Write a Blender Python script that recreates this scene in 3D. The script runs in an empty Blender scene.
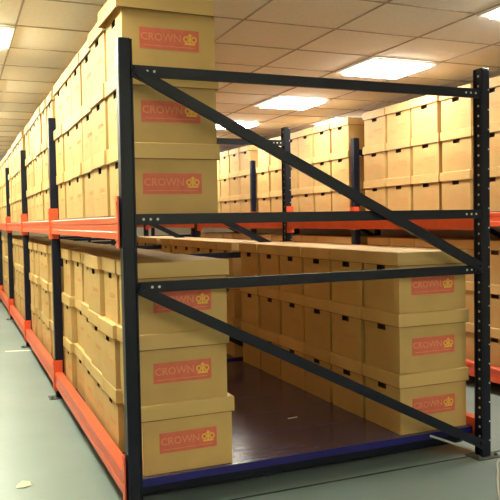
import bpy, bmesh, math, random
from mathutils import Vector, Matrix
random.seed(7)
sc = bpy.context.scene
COL = sc.collection

# ------------------------------------------------------------------ materials
def mat(name, col, rough=.6, metal=0.0, var=0.0, scale=8.0, obj_var=0.0, col2=None, bump=0.0, stretch=(1,1,1), spec=.5):
    m = bpy.data.materials.new(name); m.use_nodes = True
    nt = m.node_tree; b = nt.nodes['Principled BSDF']
    b.inputs['Roughness'].default_value = rough; b.inputs['Metallic'].default_value = metal
    b.inputs['Specular IOR Level'].default_value = spec
    tc = nt.nodes.new('ShaderNodeTexCoord'); mp = nt.nodes.new('ShaderNodeMapping')
    mp.inputs['Scale'].default_value = stretch
    nt.links.new(tc.outputs['Object'], mp.inputs['Vector'])
    n = nt.nodes.new('ShaderNodeTexNoise'); n.inputs['Scale'].default_value = scale; n.inputs['Detail'].default_value = 5
    nt.links.new(mp.outputs['Vector'], n.inputs['Vector'])
    r = nt.nodes.new('ShaderNodeValToRGB')
    c2 = col2 or tuple(c*(1-var) for c in col)
    r.color_ramp.elements[0].position = .35; r.color_ramp.elements[1].position = .68
    r.color_ramp.elements[0].color = (*c2, 1); r.color_ramp.elements[1].color = (*col, 1)
    nt.links.new(n.outputs['Fac'], r.inputs['Fac'])
    out = r.outputs['Color']
    if obj_var:
        oi = nt.nodes.new('ShaderNodeObjectInfo'); hs = nt.nodes.new('ShaderNodeHueSaturation')
        mr = nt.nodes.new('ShaderNodeMapRange'); mr.inputs['To Min'].default_value = 1-obj_var; mr.inputs['To Max'].default_value = 1+obj_var*.6
        nt.links.new(oi.outputs['Random'], mr.inputs['Value']); nt.links.new(mr.outputs['Result'], hs.inputs['Value'])
        nt.links.new(out, hs.inputs['Color']); out = hs.outputs['Color']
    nt.links.new(out, b.inputs['Base Color'])
    if bump:
        bp = nt.nodes.new('ShaderNodeBump'); bp.inputs['Strength'].default_value = bump; bp.inputs['Distance'].default_value = .01
        nt.links.new(n.outputs['Fac'], bp.inputs['Height']); nt.links.new(bp.outputs['Normal'], b.inputs['Normal'])
    return m

M = {}
M['card'] = mat('cardboard', (.60,.37,.130), .62, var=.1, scale=6, obj_var=.09)
M['card_lid'] = mat('cardboard_lid', (.65,.415,.155), .58, var=.08, scale=5, obj_var=.09)
M['raw'] = mat('cardboard_cut_edge', (.22,.10,.03), .8)  # brown of the shading line painted round each lid rim
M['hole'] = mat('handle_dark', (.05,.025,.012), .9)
M['red'] = mat('print_red', (.72,.15,.09), .6, var=.12, scale=30)
M['print'] = mat('print_pale', (.74,.26,.13), .6)
M['crown'] = mat('print_yellow', (.85,.50,.07), .6)
M['faint'] = mat('print_faint_red', (.60,.27,.10), .7)
M['navy'] = mat('rack_dark_paint', (.004,.006,.018), .42, scale=14, col2=(.007,.008,.019), spec=.25)
M['edge'] = mat('hole_light', (.62,.62,.58), .45, metal=.3)  # pale discs: brightness seen through the punched holes, put into colour
M['orange'] = mat('beam_orange_paint', (.78,.10,.032), .38, var=.14, scale=9)
M['deck'] = mat('deck_blue_paint', (.016,.012,.17), .35, var=.3, scale=5, stretch=(.6,6,1), spec=.3)
M['deck_top'] = mat('deck_purple_top', (.10,.068,.13), .2, var=.35, scale=5, stretch=(.6,6,1), spec=.7)  # glossy purple panel tops, streaked along x
M['plate'] = mat('foot_plate_grey', (.10,.10,.09), .6, var=.4, scale=20)
M['white'] = mat('fixture_white', (.85,.85,.82), .5)
M['grid'] = mat('ceiling_grid', (.42,.33,.26), .6)
M['wall'] = mat('wall_paint', (.62,.55,.40), .8, var=.08, scale=2)
M['scrap'] = mat('paper_scrap', (.75,.74,.5), .7)
M['tape'] = mat('tape_white', (.85,.85,.75), .5)
M['cable'] = mat('cable_pale', (.55,.52,.45), .5)
M['dark_line'] = mat('floor_dark_line', (.035,.05,.045), .7, var=.3, scale=12)
M['thin_bar'] = mat('pale_strip', (.40,.39,.37), .5)

def floor_mat():
    m = mat('floor_vinyl', (.275,.345,.335), .32, scale=1.6, col2=(.235,.30,.29), spec=.45)
    nt = m.node_tree; b = nt.nodes['Principled BSDF']
    src = b.inputs['Base Color'].links[0].from_socket
    tc = nt.nodes.new('ShaderNodeTexCoord')
    n2 = nt.nodes.new('ShaderNodeTexNoise'); n2.inputs['Scale'].default_value = 55; n2.inputs['Detail'].default_value = 3
    nt.links.new(tc.outputs['Object'], n2.inputs['Vector'])
    mx = nt.nodes.new('ShaderNodeMix'); mx.data_type = 'RGBA'; mx.blend_type = 'MULTIPLY'; mx.inputs['Factor'].default_value = .25
    nt.links.new(src, mx.inputs[6]); nt.links.new(n2.outputs['Fac'], mx.inputs[7])
    nt.links.new(mx.outputs[2], b.inputs['Base Color'])
    mr = nt.nodes.new('ShaderNodeMapRange'); mr.inputs['To Min'].default_value = .25; mr.inputs['To Max'].default_value = .5
    nt.links.new(n2.outputs['Fac'], mr.inputs['Value']); nt.links.new(mr.outputs['Result'], b.inputs['Roughness'])
    return m
M['floor'] = floor_mat()

def ceiling_mat():
    m = mat('ceiling_tile', (.93,.88,.82), .85, var=.06, scale=40, bump=.15)
    nt = m.node_tree; b = nt.nodes['Principled BSDF']
    src = b.inputs['Base Color'].links[0].from_socket
    tc = nt.nodes.new('ShaderNodeTexCoord')
    for (cx, cy) in ((2.42,1.22),(2.40,.71)):
        mp = nt.nodes.new('ShaderNodeVectorMath'); mp.operation = 'DISTANCE'
        mp.inputs[1].default_value = (cx, cy, 0)
        nz = nt.nodes.new('ShaderNodeTexNoise'); nz.inputs['Scale'].default_value = 22
        nt.links.new(tc.outputs['Object'], nz.inputs['Vector'])
        nt.links.new(tc.outputs['Object'], mp.inputs[0])
        ad = nt.nodes.new('ShaderNodeMath'); ad.operation = 'MULTIPLY_ADD'; ad.inputs[1].default_value = .14
        nt.links.new(nz.outputs['Fac'], ad.inputs[0]); nt.links.new(mp.outputs['Value'], ad.inputs[2])
        mr = nt.nodes.new('ShaderNodeMapRange'); mr.inputs['From Min'].default_value = .095; mr.inputs['From Max'].default_value = .15
        mr.inputs['To Min'].default_value = .38; mr.inputs['To Max'].default_value = 0
        nt.links.new(ad.outputs[0], mr.inputs['Value'])
        mx = nt.nodes.new('ShaderNodeMix'); mx.data_type = 'RGBA'
        nt.links.new(mr.outputs['Result'], mx.inputs['Factor']); nt.links.new(src, mx.inputs[6])
        mx.inputs[7].default_value = (.28,.18,.10,1); src = mx.outputs[2]
    nt.links.new(src, b.inputs['Base Color'])
    return m
M['ceil'] = ceiling_mat()

def emit_mat(name, col, s, lo):
    m = bpy.data.materials.new(name); m.use_nodes = True; nt = m.node_tree; nt.nodes.clear()
    o = nt.nodes.new('ShaderNodeOutputMaterial'); e = nt.nodes.new('ShaderNodeEmission')
    e.inputs['Color'].default_value = (*col, 1)
    tc = nt.nodes.new('ShaderNodeTexCoord'); n = nt.nodes.new('ShaderNodeTexNoise'); n.inputs['Scale'].default_value = 9
    nt.links.new(tc.outputs['Object'], n.inputs['Vector'])
    mr = nt.nodes.new('ShaderNodeMapRange'); mr.inputs['From Min'].default_value = .35; mr.inputs['From Max'].default_value = .65
    mr.inputs['To Min'].default_value = s*lo; mr.inputs['To Max'].default_value = s
    nt.links.new(n.outputs['Fac'], mr.inputs['Value']); nt.links.new(mr.outputs['Result'], e.inputs['Strength'])
    nt.links.new(e.outputs[0], o.inputs['Surface'])
    return m
LAMP = (.97, 1.0, .74)
M['diff_left'] = emit_mat('lamp_diffuser_left', LAMP, 54.0, .7)
M['diff_right'] = emit_mat('lamp_diffuser_right', (1.0,.97,.82), 46.0, .4)

M['diff_front'] = emit_mat('added_front_fill', (.97,1.0,.80), 58.0, .7)  # emitter of the added panels that brighten the front faces
# ------------------------------------------------------------------ helpers
def new_obj(name, me, parent=None):
    o = bpy.data.objects.new(name, me); COL.objects.link(o)
    if parent: o.parent = parent
    return o
def finish(name, bm, mats, parent=None, bevel=0):
    if bevel: bmesh.ops.bevel(bm, geom=bm.edges[:], offset=bevel, segments=1, affect='EDGES')
    bmesh.ops.recalc_face_normals(bm, faces=bm.faces[:])
    me = bpy.data.meshes.new(name); bm.to_mesh(me); bm.free()
    for m in (mats if isinstance(mats, (list, tuple)) else [mats]): me.materials.append(m)
    return new_obj(name, me, parent)
def box(bm, x0, x1, y0, y1, z0, z1, mi=0):
    vs = [bm.verts.new((x, y, z)) for x in (x0, x1) for y in (y0, y1) for z in (z0, z1)]
    for f in ((0,1,3,2),(4,6,7,5),(0,4,5,1),(2,3,7,6),(0,2,6,4),(1,5,7,3)):
        fc = bm.faces.new([vs[i] for i in f]); fc.material_index = mi
    return vs
def disc(bm, c, axis, r, depth, n=8, mi=0, sz=1.0):
    """short prism at c sticking out along axis (a signed unit vector)"""
    a = Vector(axis); u = a.orthogonal().normalized(); v = a.cross(u)
    if abs(u.z) < abs(v.z): u, v = v, u
    lo = [bm.verts.new(Vector(c)+u*r*sz*math.cos(2*math.pi*k/n)+v*r*math.sin(2*math.pi*k/n)) for k in range(n)]
    hi = [bm.verts.new(w.co + a*depth) for w in lo]
    for k in range(n):
        bm.faces.new((lo[k], lo[(k+1)%n], hi[(k+1)%n], hi[k])).material_index = mi
    bm.faces.new(hi).material_index = mi; bm.faces.new(lo[::-1]).material_index = mi
def thing(name, label, cat, loc=(0,0,0), rz=0, group=None):
    o = bpy.data.objects.new(name, None); o.empty_display_size = .1; COL.objects.link(o)
    o.location = loc; o.rotation_euler = (0,0,rz); o['label'] = label; o['category'] = cat
    if group: o['group'] = group
    return o
def struct(o): o['kind'] = 'structure'; return o

# ------------------------------------------------------------------ room shell
CZ = 2.40
X0, X1, Y0, Y1 = -2.3, 4.78, -5.2, 12.2
bm = bmesh.new(); box(bm, X0-.1, X1+.1, Y0-.1, Y1+.1, -.1, 0); struct(finish('floor', bm, M['floor']))
bm = bmesh.new(); box(bm, X0-.1, X1+.1, Y0-.1, Y1+.1, CZ, CZ+.1); struct(finish('ceiling', bm, M['ceil']))
for nm, a in (('wall_left',(X0-.1,X0,Y0,Y1)),('wall_right',(X1,X1+.1,Y0,Y1)),('wall_front',(X0-.1,X1+.1,Y0-.1,Y0)),('wall_back',(X0-.1,X1+.1,Y1,Y1+.1))):
    bm = bmesh.new(); box(bm, *a, 0, CZ); struct(finish(nm, bm, M['wall']))
PX = [-2.1+.6*k for k in range(12)]; PY = [.345+.54*k for k in range(-10, 22)]
bm = bmesh.new()
for x in PX: box(bm, x-.005, x+.005, Y0, Y1, CZ-.006, CZ+.001)
for y in PY: box(bm, X0, X1, y-.004, y+.004, CZ-.005, CZ+.001)
struct(finish('trim_1', bm, M['grid']))
bm = bmesh.new(); box(bm, -2.3, X1, .018, .032, -.002, .0015); struct(finish('trim_2', bm, M['dark_line']))  # thin dark line across the floor at the rack end

# recessed lights
def make_light(side):
    t = thing('ceiling_light', '', 'light')
    w, l = .588, .528
    bm = bmesh.new()
    for a in ((-w/2,w/2,-l/2,-l/2+.034),(-w/2,w/2,l/2-.034,l/2),(-w/2,-w/2+.054,-l/2+.034,l/2-.034),(w/2-.054,w/2,-l/2+.034,l/2-.034)):
        box(bm, *a, -.012, -.001)
    finish('light_frame', bm, M['white'], t)
    bm = bmesh.new(); box(bm, -w/2+.055, w/2-.055, -l/2+.035, l/2-.035, -.030, -.002)
    finish('diffuser', bm, M['diff_'+side], t)
    bm = bmesh.new()
    for k in range(1, 6):
        x = -w/2+.055+(w-.11)*k/6; box(bm, x-.003, x+.003, -l/2+.035, l/2-.035, -.032, -.0298)
    finish('louvre', bm, M['white'], t)
    return t
def dup(root, loc, label):
    r = root.copy(); COL.objects.link(r); r.location = loc; r['label'] = label
    for ch in root.children:
        c = ch.copy(); COL.objects.link(c); c.parent = r
        for g in ch.children:
            d = g.copy(); COL.objects.link(d); d.parent = c
    return r
ORD = ['first','second','third','fourth','fifth','sixth','seventh','eighth','ninth','tenth']
for side, lx in (('left', -.6), ('right', 2.4)):
    first = None
    ys = [.075+1.62*k for k in range(0, 7)]
    for i, y in enumerate(ys):
        if side == 'right': lab = 'square recessed light panel over the right aisle, %s from the near end' % ORD[i]
        elif i == 1: lab = 'square recessed light panel over the left aisle, at the left edge of the view'
        else: lab = 'square recessed light panel over the left aisle, %s from the near end' % ORD[i]
        if first is None:
            first = make_light(side); first.location = (lx, y, CZ-.006); first['label'] = lab; t = first
        else: t = dup(first, (lx, y, CZ-.006), lab)
        t['group'] = 'recessed lights over the %s aisle' % side
for i, x in enumerate((.6, 1.8, 3.0)):  # unseen panels added behind the camera to light the box fronts
    if i == 0: first = t = make_light('front'); t.location = (x, -4.76, CZ-.006)
    else: t = dup(first, (x, -4.76, CZ-.006), '')
    t['label'] = 'added unseen light panel behind the camera brightening the box fronts, %s from the left' % ORD[i]; t['group'] = 'added unseen light panels behind the camera'
t = make_light('right'); t.location = (3.6, 4.395, CZ-.006); t['label'] = 'square recessed light panel above the right hand rack boxes'; 

# ------------------------------------------------------------------ racks
PW, PD = .052, .058       # upright section
def upright(x, y, sgn, parent, H=2.0):
    """sgn=+1: right hand post (inner face looks to -x), -1: left hand post"""
    bm = bmesh.new()
    box(bm, x-PW/2, x+PW/2, y-PD/2, y+PD/2, .006, H)
    bmesh.ops.bevel(bm, geom=bm.edges[:], offset=.004, segments=1, affect='EDGES')
    # rolled lips on the inner side
    xi = x - sgn*PW/2
    box(bm, min(xi, xi-sgn*.006), max(xi, xi-sgn*.006), y-PD/2, y-PD/2+.012, .01, H-.004)
    box(bm, min(xi, xi-sgn*.006), max(xi, xi-sgn*.006), y+PD/2-.012, y+PD/2, .01, H-.004)
    k = 0; z = .06
    while z < H-.03:
        disc(bm, (xi, y-PD/2+.026, z), (-sgn,0,0), .0065, .0015, 6, 1)
        disc(bm, (x+sgn*(-PW/2+.042), y-PD/2, z+.03), (0,-1,0), .0045, .0015, 6, 1) if k % 2 == 0 and sgn > 0 else None
        z += .05; k += 1
    o = finish('upright', bm, [M['navy'], M['edge']], parent)
    bm = bmesh.new(); box(bm, x-.075, x+.075, y-.055, y+.055, 0, .006, 0)
    for dx in (-.055, .055): disc(bm, (x+dx, y-.03, .006), (0,0,1), .009, .012, 6)
    finish('foot_plate', bm, M['plate'], o)
    return o
def channel(name, p, q, w, yf, depth, parent, dots=True):
    """C profile in the xz plane from p to q (x,z), width w, front at y=yf, flanges going back"""
    p = Vector((p[0], 0, p[1])); q = Vector((q[0], 0, q[1])); d = (q-p); L = d.length; d.normalize(); n = Vector((-d.z, 0, d.x))
    bm = bmesh.new()
    def slab(s0, s1, y0, y1):
        vs = [bm.verts.new(p + d*t + n*s + Vector((0,y,0))) for t in (0, L) for s in (s0, s1) for y in (y0, y1)]
        for f in ((0,1,3,2),(4,6,7,5),(0,4,5,1),(2,3,7,6),(0,2,6,4),(1,5,7,3)): bm.faces.new([vs[i] for i in f])
    slab(-w/2, w/2, yf, yf+.003); slab(-w/2, -w/2+.003, yf+.003, yf+depth); slab(w/2-.003, w/2, yf+.003, yf+depth)
    if dots:
        for t in (.03, .06, .09, L-.09, L-.06, L-.03):
            c = p + d*t; disc(bm, (c.x, yf, c.z), (0,-1,0), .006, .0015, 6, 1)
    return finish(name, bm, [M['navy'], M['edge']], parent)
def frame(x0, x1, y, parent):
    upright(x0, y, -1, parent); upright(x1, y, 1, parent)
    a, b = x0+PW/2+.007, x1-PW/2-.007
    for z in (1.87, 1.262, .98): channel('horizontal_brace', (a, z), (b, z), .045, y-.027, .018, parent)
    channel('diagonal_brace', (a, 1.865), (b, .985), .046, y-.052, .02, parent, False)
    channel('diagonal_brace', (a, .975), (b, .075), .046, y-.052, .02, parent, False)
    for z, x in ((1.85, a+.02), (1.0, b-.02), (.96, a+.02), (.09, b-.02)):
        bm = bmesh.new(); disc(bm, (x, y-.052, z), (0,-1,0), .012, .010, 6)
        finish('brace_bolt', bm, M['navy'], parent)
def beam(x, sgn, y0, y1, z0, z1, parent):
    """x: post centre line; sgn -1 = left aisle side (outer face to -x)"""
    bm = bmesh.new()
    xo = x + sgn*.030; xi = x - sgn*.020
    prof = [(xo, z0), (xo, z0+.028), (xo-sgn*.003, z0+.033), (xo-sgn*.003, z1-.033), (xo, z1-.028), (xo, z1-.004), (xo-sgn*.004, z1), (xi, z1), (xi, z0)]
    a = [bm.verts.new((px, y0, pz)) for px, pz in prof]; b = [bm.verts.new((px, y1, pz)) for px, pz in prof]
    n = len(prof)
    for k in range(n): bm.faces.new((a[k], a[(k+1)%n], b[(k+1)%n], b[k]))
    bm.faces.new(a[::-1]); bm.faces.new(b)
    o = finish('beam', bm, M['orange'], parent)
    for ye, s in ((y0, 1), (y1, -1)):
        bm = bmesh.new()
        zc0, zc1 = max(z0-.035, .012), z1+.085
        xa, xb = sorted((x+sgn*.040, x-sgn*.022))
        yy = sorted((ye-s*.001, ye-s*.005))
        box(bm, xa, xb, yy[0], yy[1], zc0, zc1)                  # end plate
        xa, xb = sorted((x+sgn*.034, x+sgn*.040))
        yy = sorted((ye-s*.005, ye-s*.040))
        box(bm, xa, xb, yy[0], yy[1], zc0, zc1)                  # face hooked on the post
        for z in (zc0+.03, (zc0+zc1)/2, zc1-.03): disc(bm, (x+sgn*.040, (yy[0]+yy[1])/2, z), (sgn,0,0), .006, .003, 6)
        finish('beam_connector', bm, M['orange'], o)
def deck(x0, x1, y0, y1, z, parent, n=6):
    step = (y1-y0)/n
    for k in range(n):
        a, b = y0+k*step+.002, y0+(k+1)*step-.002
        bm = bmesh.new(); box(bm, x0, x1, a, b, z-.006, z, 1)
        box(bm, x0, x1, a-.002, a+.001, z-.034, z); box(bm, x0, x1, b-.003, b, z-.034, z-.006)
        for j in range(1, 3):
            yy = a+(b-a)*j/3; box(bm, x0, x1, yy-.012, yy+.012, z-.020, z-.006)
        finish('deck_panel', bm, [M['deck'], M['deck_top']], parent)
UB0, UB1, LB0, LB1 = 1.180, 1.275, .090, .190
LDZ = .145
def rack(x0, x1, ys, label, open_top=False):
    t = thing('storage_rack', label, 'rack', (0,0,0))
    for y in ys: frame(x0, x1, y, t)
    for a, b in zip(ys[:-1], ys[1:]):
        a2, b2 = a+PD/2+.006, b-PD/2-.006
        for (z0, z1) in ((UB0, UB1), (LB0, LB1)):
            beam(x0, -1, a2, b2, z0, z1, t); beam(x1, 1, a2, b2, z0, z1, t)
        deck(x0+.021, x1-.021, a+.06, b-.06, LDZ, t)
        if open_top:
            deck(x0-.010, x0+.58, a+.06, b-.06, UB1+.007, t)
            for fr in (.3, .7):
                yy = a+(b-a)*fr; bm = bmesh.new(); box(bm, x0+.022, x1-.022, yy-.018, yy+.018, UB1-.036, UB1-.008)
                finish('shelf_support', bm, M['navy'], t)
        else: deck(x0-.010, x1+.010, a+.06, b-.06, UB1+.007, t)
    return t
W = 1.84; BAY = 2.30
YS = [BAY*k for k in range(6)]
def shade_bar(x0, x1, y, parent):  # dark bar added to give the black shade under the deck edge
    bm = bmesh.new(); box(bm, x0, x1, y, y+.035, .040, .110); box(bm, x0, x1, y-.012, y, .040, .046)
    finish('under_deck_shade', bm, M['navy'], parent)
rk = rack(-.006, W, YS, 'long dark rack with orange beams, braced end frame nearest the camera', True)
shade_bar(.022, W-.022, .15, rk); shade_bar(.022, W-.022, 1.13, rk)
channel('pale_bar', (1.50, .155), (1.77, .045), .010, -.006, .004, rk, False).data.materials[0] = M['thin_bar']  # thin pale bar added below the lower diagonal
NX0, NX1 = 2.80, 4.64
NYS = [.37+2.45*k for k in range(5)]
rack(NX0, NX1, NYS, 'dark rack with orange beams across the right aisle, behind the near rack')

# ------------------------------------------------------------------ boxes
BW, BD, BH = .415, .330, .302      # x (handle to handle), y, height under the lid top
LH, LO = .070, .0095
PIT = .3105
def body_mesh():
    bm = bmesh.new(); hx, hy = BW/2, BD/2
    y = [-hy, -.038, .038, hy]; z = [0, .208, .238, BH]
    for s in (-1, 1):
        g = [[bm.verts.new((s*hx, yy, zz)) for zz in z] for yy in y]
        for i in range(3):
            for j in range(3):
                if (i, j) != (1, 1): bm.faces.new((g[i][j], g[i+1][j], g[i+1][j+1], g[i][j+1]))
    for s in (-1, 1):
        bm.faces.new([bm.verts.new(c) for c in ((-hx,s*hy,0),(hx,s*hy,0),(hx,s*hy,BH),(-hx,s*hy,BH))])
    for zz in (0, BH):
        bm.faces.new([bm.verts.new(c) for c in ((-hx,-hy,zz),(hx,-hy,zz),(hx,hy,zz),(-hx,hy,zz))])
    bmesh.ops.remove_doubles(bm, verts=bm.verts[:], dist=1e-5)
    be = [e for e in bm.edges if all(abs(v.co.z) < 1e-6 for v in e.verts)]
    bmesh.ops.bevel(bm, geom=be, offset=.005, segments=1, affect='EDGES')
    o = finish('body', bm, M['card']); return o
def lid_mesh():
    bm = bmesh.new(); hx, hy = BW/2+LO, BD/2+LO; zt = PIT-.0015; zb = zt-LH; t = .004
    box(bm, -hx, hx, -hy, hy, zt-t, zt)
    be = [e for e in bm.edges if all(abs(v.co.z-zt) < 1e-6 for v in e.verts)]
    bmesh.ops.bevel(bm, geom=be, offset=.0035, segments=1, affect='EDGES')
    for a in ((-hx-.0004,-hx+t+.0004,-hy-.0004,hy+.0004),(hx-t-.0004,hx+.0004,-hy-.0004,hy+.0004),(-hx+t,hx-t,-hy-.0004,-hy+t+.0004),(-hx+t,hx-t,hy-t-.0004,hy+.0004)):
        box(bm, *a, zb-.0005, zb+.003, 1)            # dark rim band, painted shading below the lid
    box(bm, -hx, -hx+t, -hy, hy, zb, zt-t); box(bm, hx-t, hx, -hy, hy, zb, zt-t)
    box(bm, -hx+t, hx-t, -hy, -hy+t, zb, zt-t); box(bm, -hx+t, hx-t, hy-t, hy, zb, zt-t)
    # turned-in corner folds on the end flaps
    for sx in (-1, 1):
        for sy in (-1, 1):
            xa, xb = sorted((sx*hx, sx*(hx+.0012))); ya, yb = sorted((sy*hy, sy*(hy-.045)))
            box(bm, xa, xb, ya, yb, zb+.003, zt-.004)
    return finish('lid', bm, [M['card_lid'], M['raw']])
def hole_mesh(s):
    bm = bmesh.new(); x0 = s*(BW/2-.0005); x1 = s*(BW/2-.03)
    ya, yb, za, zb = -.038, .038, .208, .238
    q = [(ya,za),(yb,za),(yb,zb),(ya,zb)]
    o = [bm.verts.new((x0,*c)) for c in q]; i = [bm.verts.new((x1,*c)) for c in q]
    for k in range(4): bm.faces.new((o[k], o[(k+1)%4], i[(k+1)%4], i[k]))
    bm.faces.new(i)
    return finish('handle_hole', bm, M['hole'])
def text_mesh(txt, size, m, name, ext=.0004, bold=0.0):
    cu = bpy.data.curves.new(name, 'FONT'); cu.body = txt; cu.size = size; cu.align_x = 'CENTER'; cu.align_y = 'CENTER'
    cu.extrude = ext; cu.offset = bold; cu.resolution_u = 2
    o = bpy.data.objects.new(name, cu); COL.objects.link(o)
    bpy.context.view_layer.update()
    me = bpy.data.meshes.new_from_object(o.evaluated_get(bpy.context.evaluated_depsgraph_get()))
    bpy.data.objects.remove(o); me.name = name
    me.materials.clear(); me.materials.append(m)
    r = new_obj(name, me); return r
proto = thing('archive_box', 'proto', 'box')
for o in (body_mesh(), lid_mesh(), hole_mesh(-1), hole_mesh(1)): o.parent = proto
def end_print():
    # faint printed block on the box end: a short word and two rules (facing -x)
    tx = text_mesh('CROWN', .034, M['faint'], 'end_print', .0003)
    me = tx.data
    me.transform(Matrix.Translation((-BW/2-.0004, -.05, .125)) @ Matrix.Rotation(-math.pi/2, 4, 'Z') @ Matrix.Rotation(math.pi/2, 4, 'X'))
    bm = bmesh.new(); bm.from_mesh(me)
    for (ya, yb, z) in ((-.12,-.02,.100),(-.12,-.05,.088),(.03,.12,.085),(.03,.10,.072)):
        box(bm, -BW/2-.0007, -BW/2, ya, yb, z, z+.004)
    bm.to_mesh(me); bm.free()
    return tx
tx = end_print(); tx.parent = proto
def front_label(parent, dx=0):
    bm = bmesh.new()
    box(bm, -.133+dx, .133+dx, -BD/2-.0010, -BD/2+.0004, .088, .178)
    lb = finish('label_print', bm, M['red'], parent)
    w = text_mesh('CROWN', .046, M['print'], 'lettering', .0005, .0006)
    w.data.transform(Matrix.Translation((-.038+dx, -BD/2-.0013, .138)) @ Matrix.Rotation(math.pi/2, 4, 'X'))
    bm = bmesh.new(); bm.from_mesh(w.data)
    box(bm, -.115+dx, .115+dx, -BD/2-.0016, -BD/2-.0008, .1015, .1045)
    bm.to_mesh(w.data); bm.free(); w.parent = lb
    # crown: base band, three looped points and a centre bar
    bm = bmesh.new(); cx, cz, y = .092+dx, .138, -BD/2-.0010
    box(bm, cx-.024, cx+.024, y-.0008, y, cz-.022, cz-.014)
    def ring(x, z, r, ry):
        n = 12
        for k in range(n):
            a0, a1 = 2*math.pi*k/n, 2*math.pi*(k+1)/n
            vs = []
            for rr in (1, .55):
                for a in (a0, a1): vs.append((x+r*rr*math.cos(a), z+ry*rr*math.sin(a)))
            f = [bm.verts.new((vs[i][0], y-.0008, vs[i][1])) for i in (0,1,3,2)]
            g = [bm.verts.new((vs[i][0], y, vs[i][1])) for i in (0,1,3,2)]
            bm.faces.new(f); bm.faces.new(g[::-1])
            for i in range(4): bm.faces.new((f[i], f[(i+1)%4], g[(i+1)%4], g[i]))
    ring(cx-.018, cz+.001, .013, .014); ring(cx+.018, cz+.001, .013, .014)
    box(bm, cx-.004, cx+.004, y-.0008, y, cz-.014, cz+.026)
    box(bm, cx-.010, cx+.010, y-.0008, y, cz+.014, cz+.020)
    finish('crown_emblem', bm, M['crown'], lb)

def place(loc, rz, label, group, prints=True):
    r = proto.copy(); COL.objects.link(r); r.location = loc; r.rotation_euler = (0,0,rz); r['label'] = label; r['group'] = group
    lid = None
    for ch in proto.children:
        if ch.name.startswith('end_print') and not prints: continue
        c = ch.copy(); COL.objects.link(c); c.parent = r
        if c.name.startswith('lid'): lid = c
    return r, lid
def skip(key, b, k):      # stacks the photo shows nothing of
    return ((key == 'LU' and b > 3) or (key == 'LL' and b > 3 and k > 0) or (key == 'RL' and b == 2 and k > 2)
            or (key in ('NU','NL') and (b > 2 or (b == 0 and k == 0))) or (key == 'NU' and b == 2 and k > 3))
LAY = ['bottom','middle','top']
def fill(key, where, xc, y_start, bays, bay_len, zbase, jx, group, pitch=.358, n=6, near_label=None, ymin=-9, layers=(0,1,2)):
    for b in bays:
        ya = y_start + b*bay_len
        off = (bay_len - n*pitch)/2
        for k in range(n):
            yc = ya + off + pitch*(k+.5)
            sx = random.uniform(-jx, jx)
            for l in range(3):
                dx = random.uniform(-jx*.5, jx*.5)*(1 if l == 0 else 1.9); rz = math.radians(random.uniform(-.8, .8)); u = random.random()
                if l not in layers or yc < ymin or skip(key, b, k): continue
                x = xc + sx + dx
                if k == 0 and b == 0 and near_label:
                    rz = 0; x = xc + ({'LL': (.016, -.003, .003)}.get(key, (0,0,0))[l])
                lab = 'cardboard archive box, %s layer, %s stack in %s bay of %s' % (LAY[l], ORD[k-1 if key[0] == 'N' and b == 0 else k], ORD[b], where)
                if k == 0 and b == 0 and near_label:
                    lab = 'archive box with red crown label facing the camera, %s of %s' % (LAY[l], near_label)
                r, lid = place((x, yc, zbase+l*PIT), rz, lab, group)
                if k == 0 and b == 0 and near_label: front_label(r)
                if key == 'LU' and b == 0 and k == 0 and l == 2:
                    lid.location = (-.022, -.012, .006); lid.rotation_euler = (0, 0, math.radians(1.5))
                elif u > .8:
                    lid.location = (random.uniform(-.002,.002), 0, 0)
fill('LU', 'left row upper shelf', .220, 0, range(5), BAY, UB1+.008, .006, 'archive boxes on the left row upper shelf', near_label='the near left upper stack')
fill('LL', 'left row lower shelf', .250, 0, range(5), BAY, LDZ+.001, .013, 'archive boxes on the left row lower shelf', near_label='the near left lower stack')
fill('RL', 'right row lower shelf', 1.597, 0, range(3), BAY, LDZ+.001, .006, 'archive boxes on the right row lower shelf', near_label='the near right lower stack')
fill('NU', 'rack across right aisle, upper', 3.03, .37, range(4), 2.45, UB1+.008, .008, 'archive boxes on the upper shelf across the right aisle', pitch=.372)
fill('NL', 'rack across right aisle, lower', 3.06, .37, range(4), 2.45, LDZ+.001, .010, 'archive boxes on the lower shelf across the right aisle', pitch=.372)
for c in list(proto.children): bpy.data.objects.remove(c)
bpy.data.objects.remove(proto)

# ------------------------------------------------------------------ small things on the floor
bm = bmesh.new()
pts = [(-.035,-.02,.001),(.0,-.032,.006),(.038,-.01,.002),(.03,.022,.010),(-.005,.028,.016),(-.03,.012,.004)]
vs = [bm.verts.new(p) for p in pts]; c = bm.verts.new((0,0,.013))
for k in range(6): bm.faces.new((vs[k], vs[(k+1)%6], c))
r_ = bmesh.ops.extrude_face_region(bm, geom=bm.faces[:])
for v in [g for g in r_['geom'] if isinstance(g, bmesh.types.BMVert)]: v.co.z += .001
o = finish('paper_scrap', bm, M['scrap']); o.location = (-.40,.61,0); o['label'] = 'crumpled pale yellow paper scrap on the left aisle floor'; o['category'] = 'scrap'
bm = bmesh.new(); box(bm, -.15, .15, -.024, .024, 0, .0012)
o = finish('tape_strip', bm, M['tape']); o.location = (-.10,4.40,0); o.rotation_euler = (0,0,-.25); o['label'] = 'white tape strip lying across the left aisle floor'; o['category'] = 'tape'
bm = bmesh.new(); box(bm, -.03, .03, -.005, .005, 0, .001)
o = finish('tape_strip', bm, M['tape']); o.location = (1.04,.62,LDZ+.0005); o.rotation_euler = (0,0,.1); o['label'] = 'short pale tape strip stuck on the blue shelf deck'; o['category'] = 'tape'
cu = bpy.data.curves.new('cable', 'CURVE'); cu.dimensions = '3D'; cu.bevel_depth = .0045; cu.bevel_resolution = 2
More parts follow.
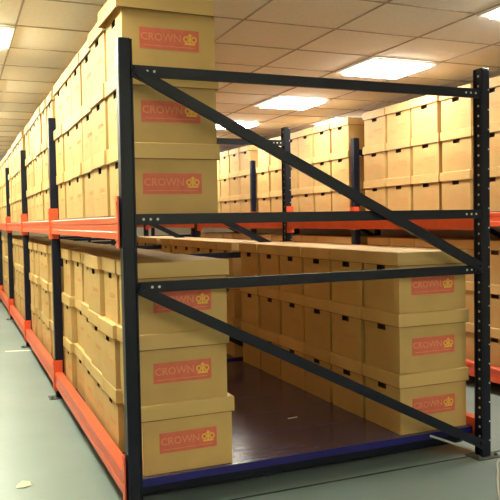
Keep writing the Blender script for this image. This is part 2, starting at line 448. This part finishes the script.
sp = cu.splines.new('NURBS'); P_ = [(2.10,-.05,.0045),(1.98,-.075,.0045),(1.90,-.085,.0045),(1.845,-.098,.0045),(1.80,-.14,.0045),(1.765,-.19,.0045),(1.69,-.27,.0045),(1.61,-.36,.005),(1.50,-.49,.005),(1.42,-.62,.005)]
sp.points.add(len(P_)-1)
for p_, q_ in zip(sp.points, P_): p_.co = (*q_, 1)
sp.use_endpoint_u = True; sp.order_u = 4
tmp = bpy.data.objects.new('t', cu); COL.objects.link(tmp); bpy.context.view_layer.update()
me = bpy.data.meshes.new_from_object(tmp.evaluated_get(bpy.context.evaluated_depsgraph_get())); bpy.data.objects.remove(tmp)
me.materials.clear(); me.materials.append(M['cable'])
o = new_obj('cable', me); o['label'] = 'thin pale cable on the floor beside the right rack foot'; o['category'] = 'cable'

# ------------------------------------------------------------------ world, camera
w = bpy.data.worlds.new('World'); sc.world = w; w.use_nodes = True
w.node_tree.nodes['Background'].inputs['Color'].default_value = (.8,.8,.8,1); w.node_tree.nodes['Background'].inputs['Strength'].default_value = .02
f, yaw, pit, rol, cx, cy, cz = 702.0554, .3964, .0418, -.0182, -.6599, -2.8701, 1.2489
fw = Vector((math.sin(yaw), math.cos(yaw), 0)); rt = Vector((math.cos(yaw), -math.sin(yaw), 0)); up = Vector((0,0,1))
F = fw*math.cos(pit) - up*math.sin(pit); U2 = up*math.cos(pit) + fw*math.sin(pit)
R = rt*math.cos(rol) + U2*math.sin(rol); U = U2*math.cos(rol) - rt*math.sin(rol)
cd = bpy.data.cameras.new('camera'); cam = bpy.data.objects.new('camera', cd); COL.objects.link(cam)
cd.sensor_width = 36; cd.sensor_fit = 'HORIZONTAL'; cd.lens = f/500*36; cd.clip_start = .02
m = Matrix((R, U, -F)).transposed().to_4x4(); m.translation = (cx, cy, cz); cam.matrix_world = m
sc.camera = cam
vs = sc.view_settings; vs.view_transform = 'Standard'; vs.look = 'None'; vs.gamma = 1; vs.use_curve_mapping = False
vs.exposure = 0.45
sc.cycles.use_denoising = True
sc.cycles.max_bounces = 8; sc.cycles.diffuse_bounces = 5; sc.cycles.sample_clamp_indirect = 6
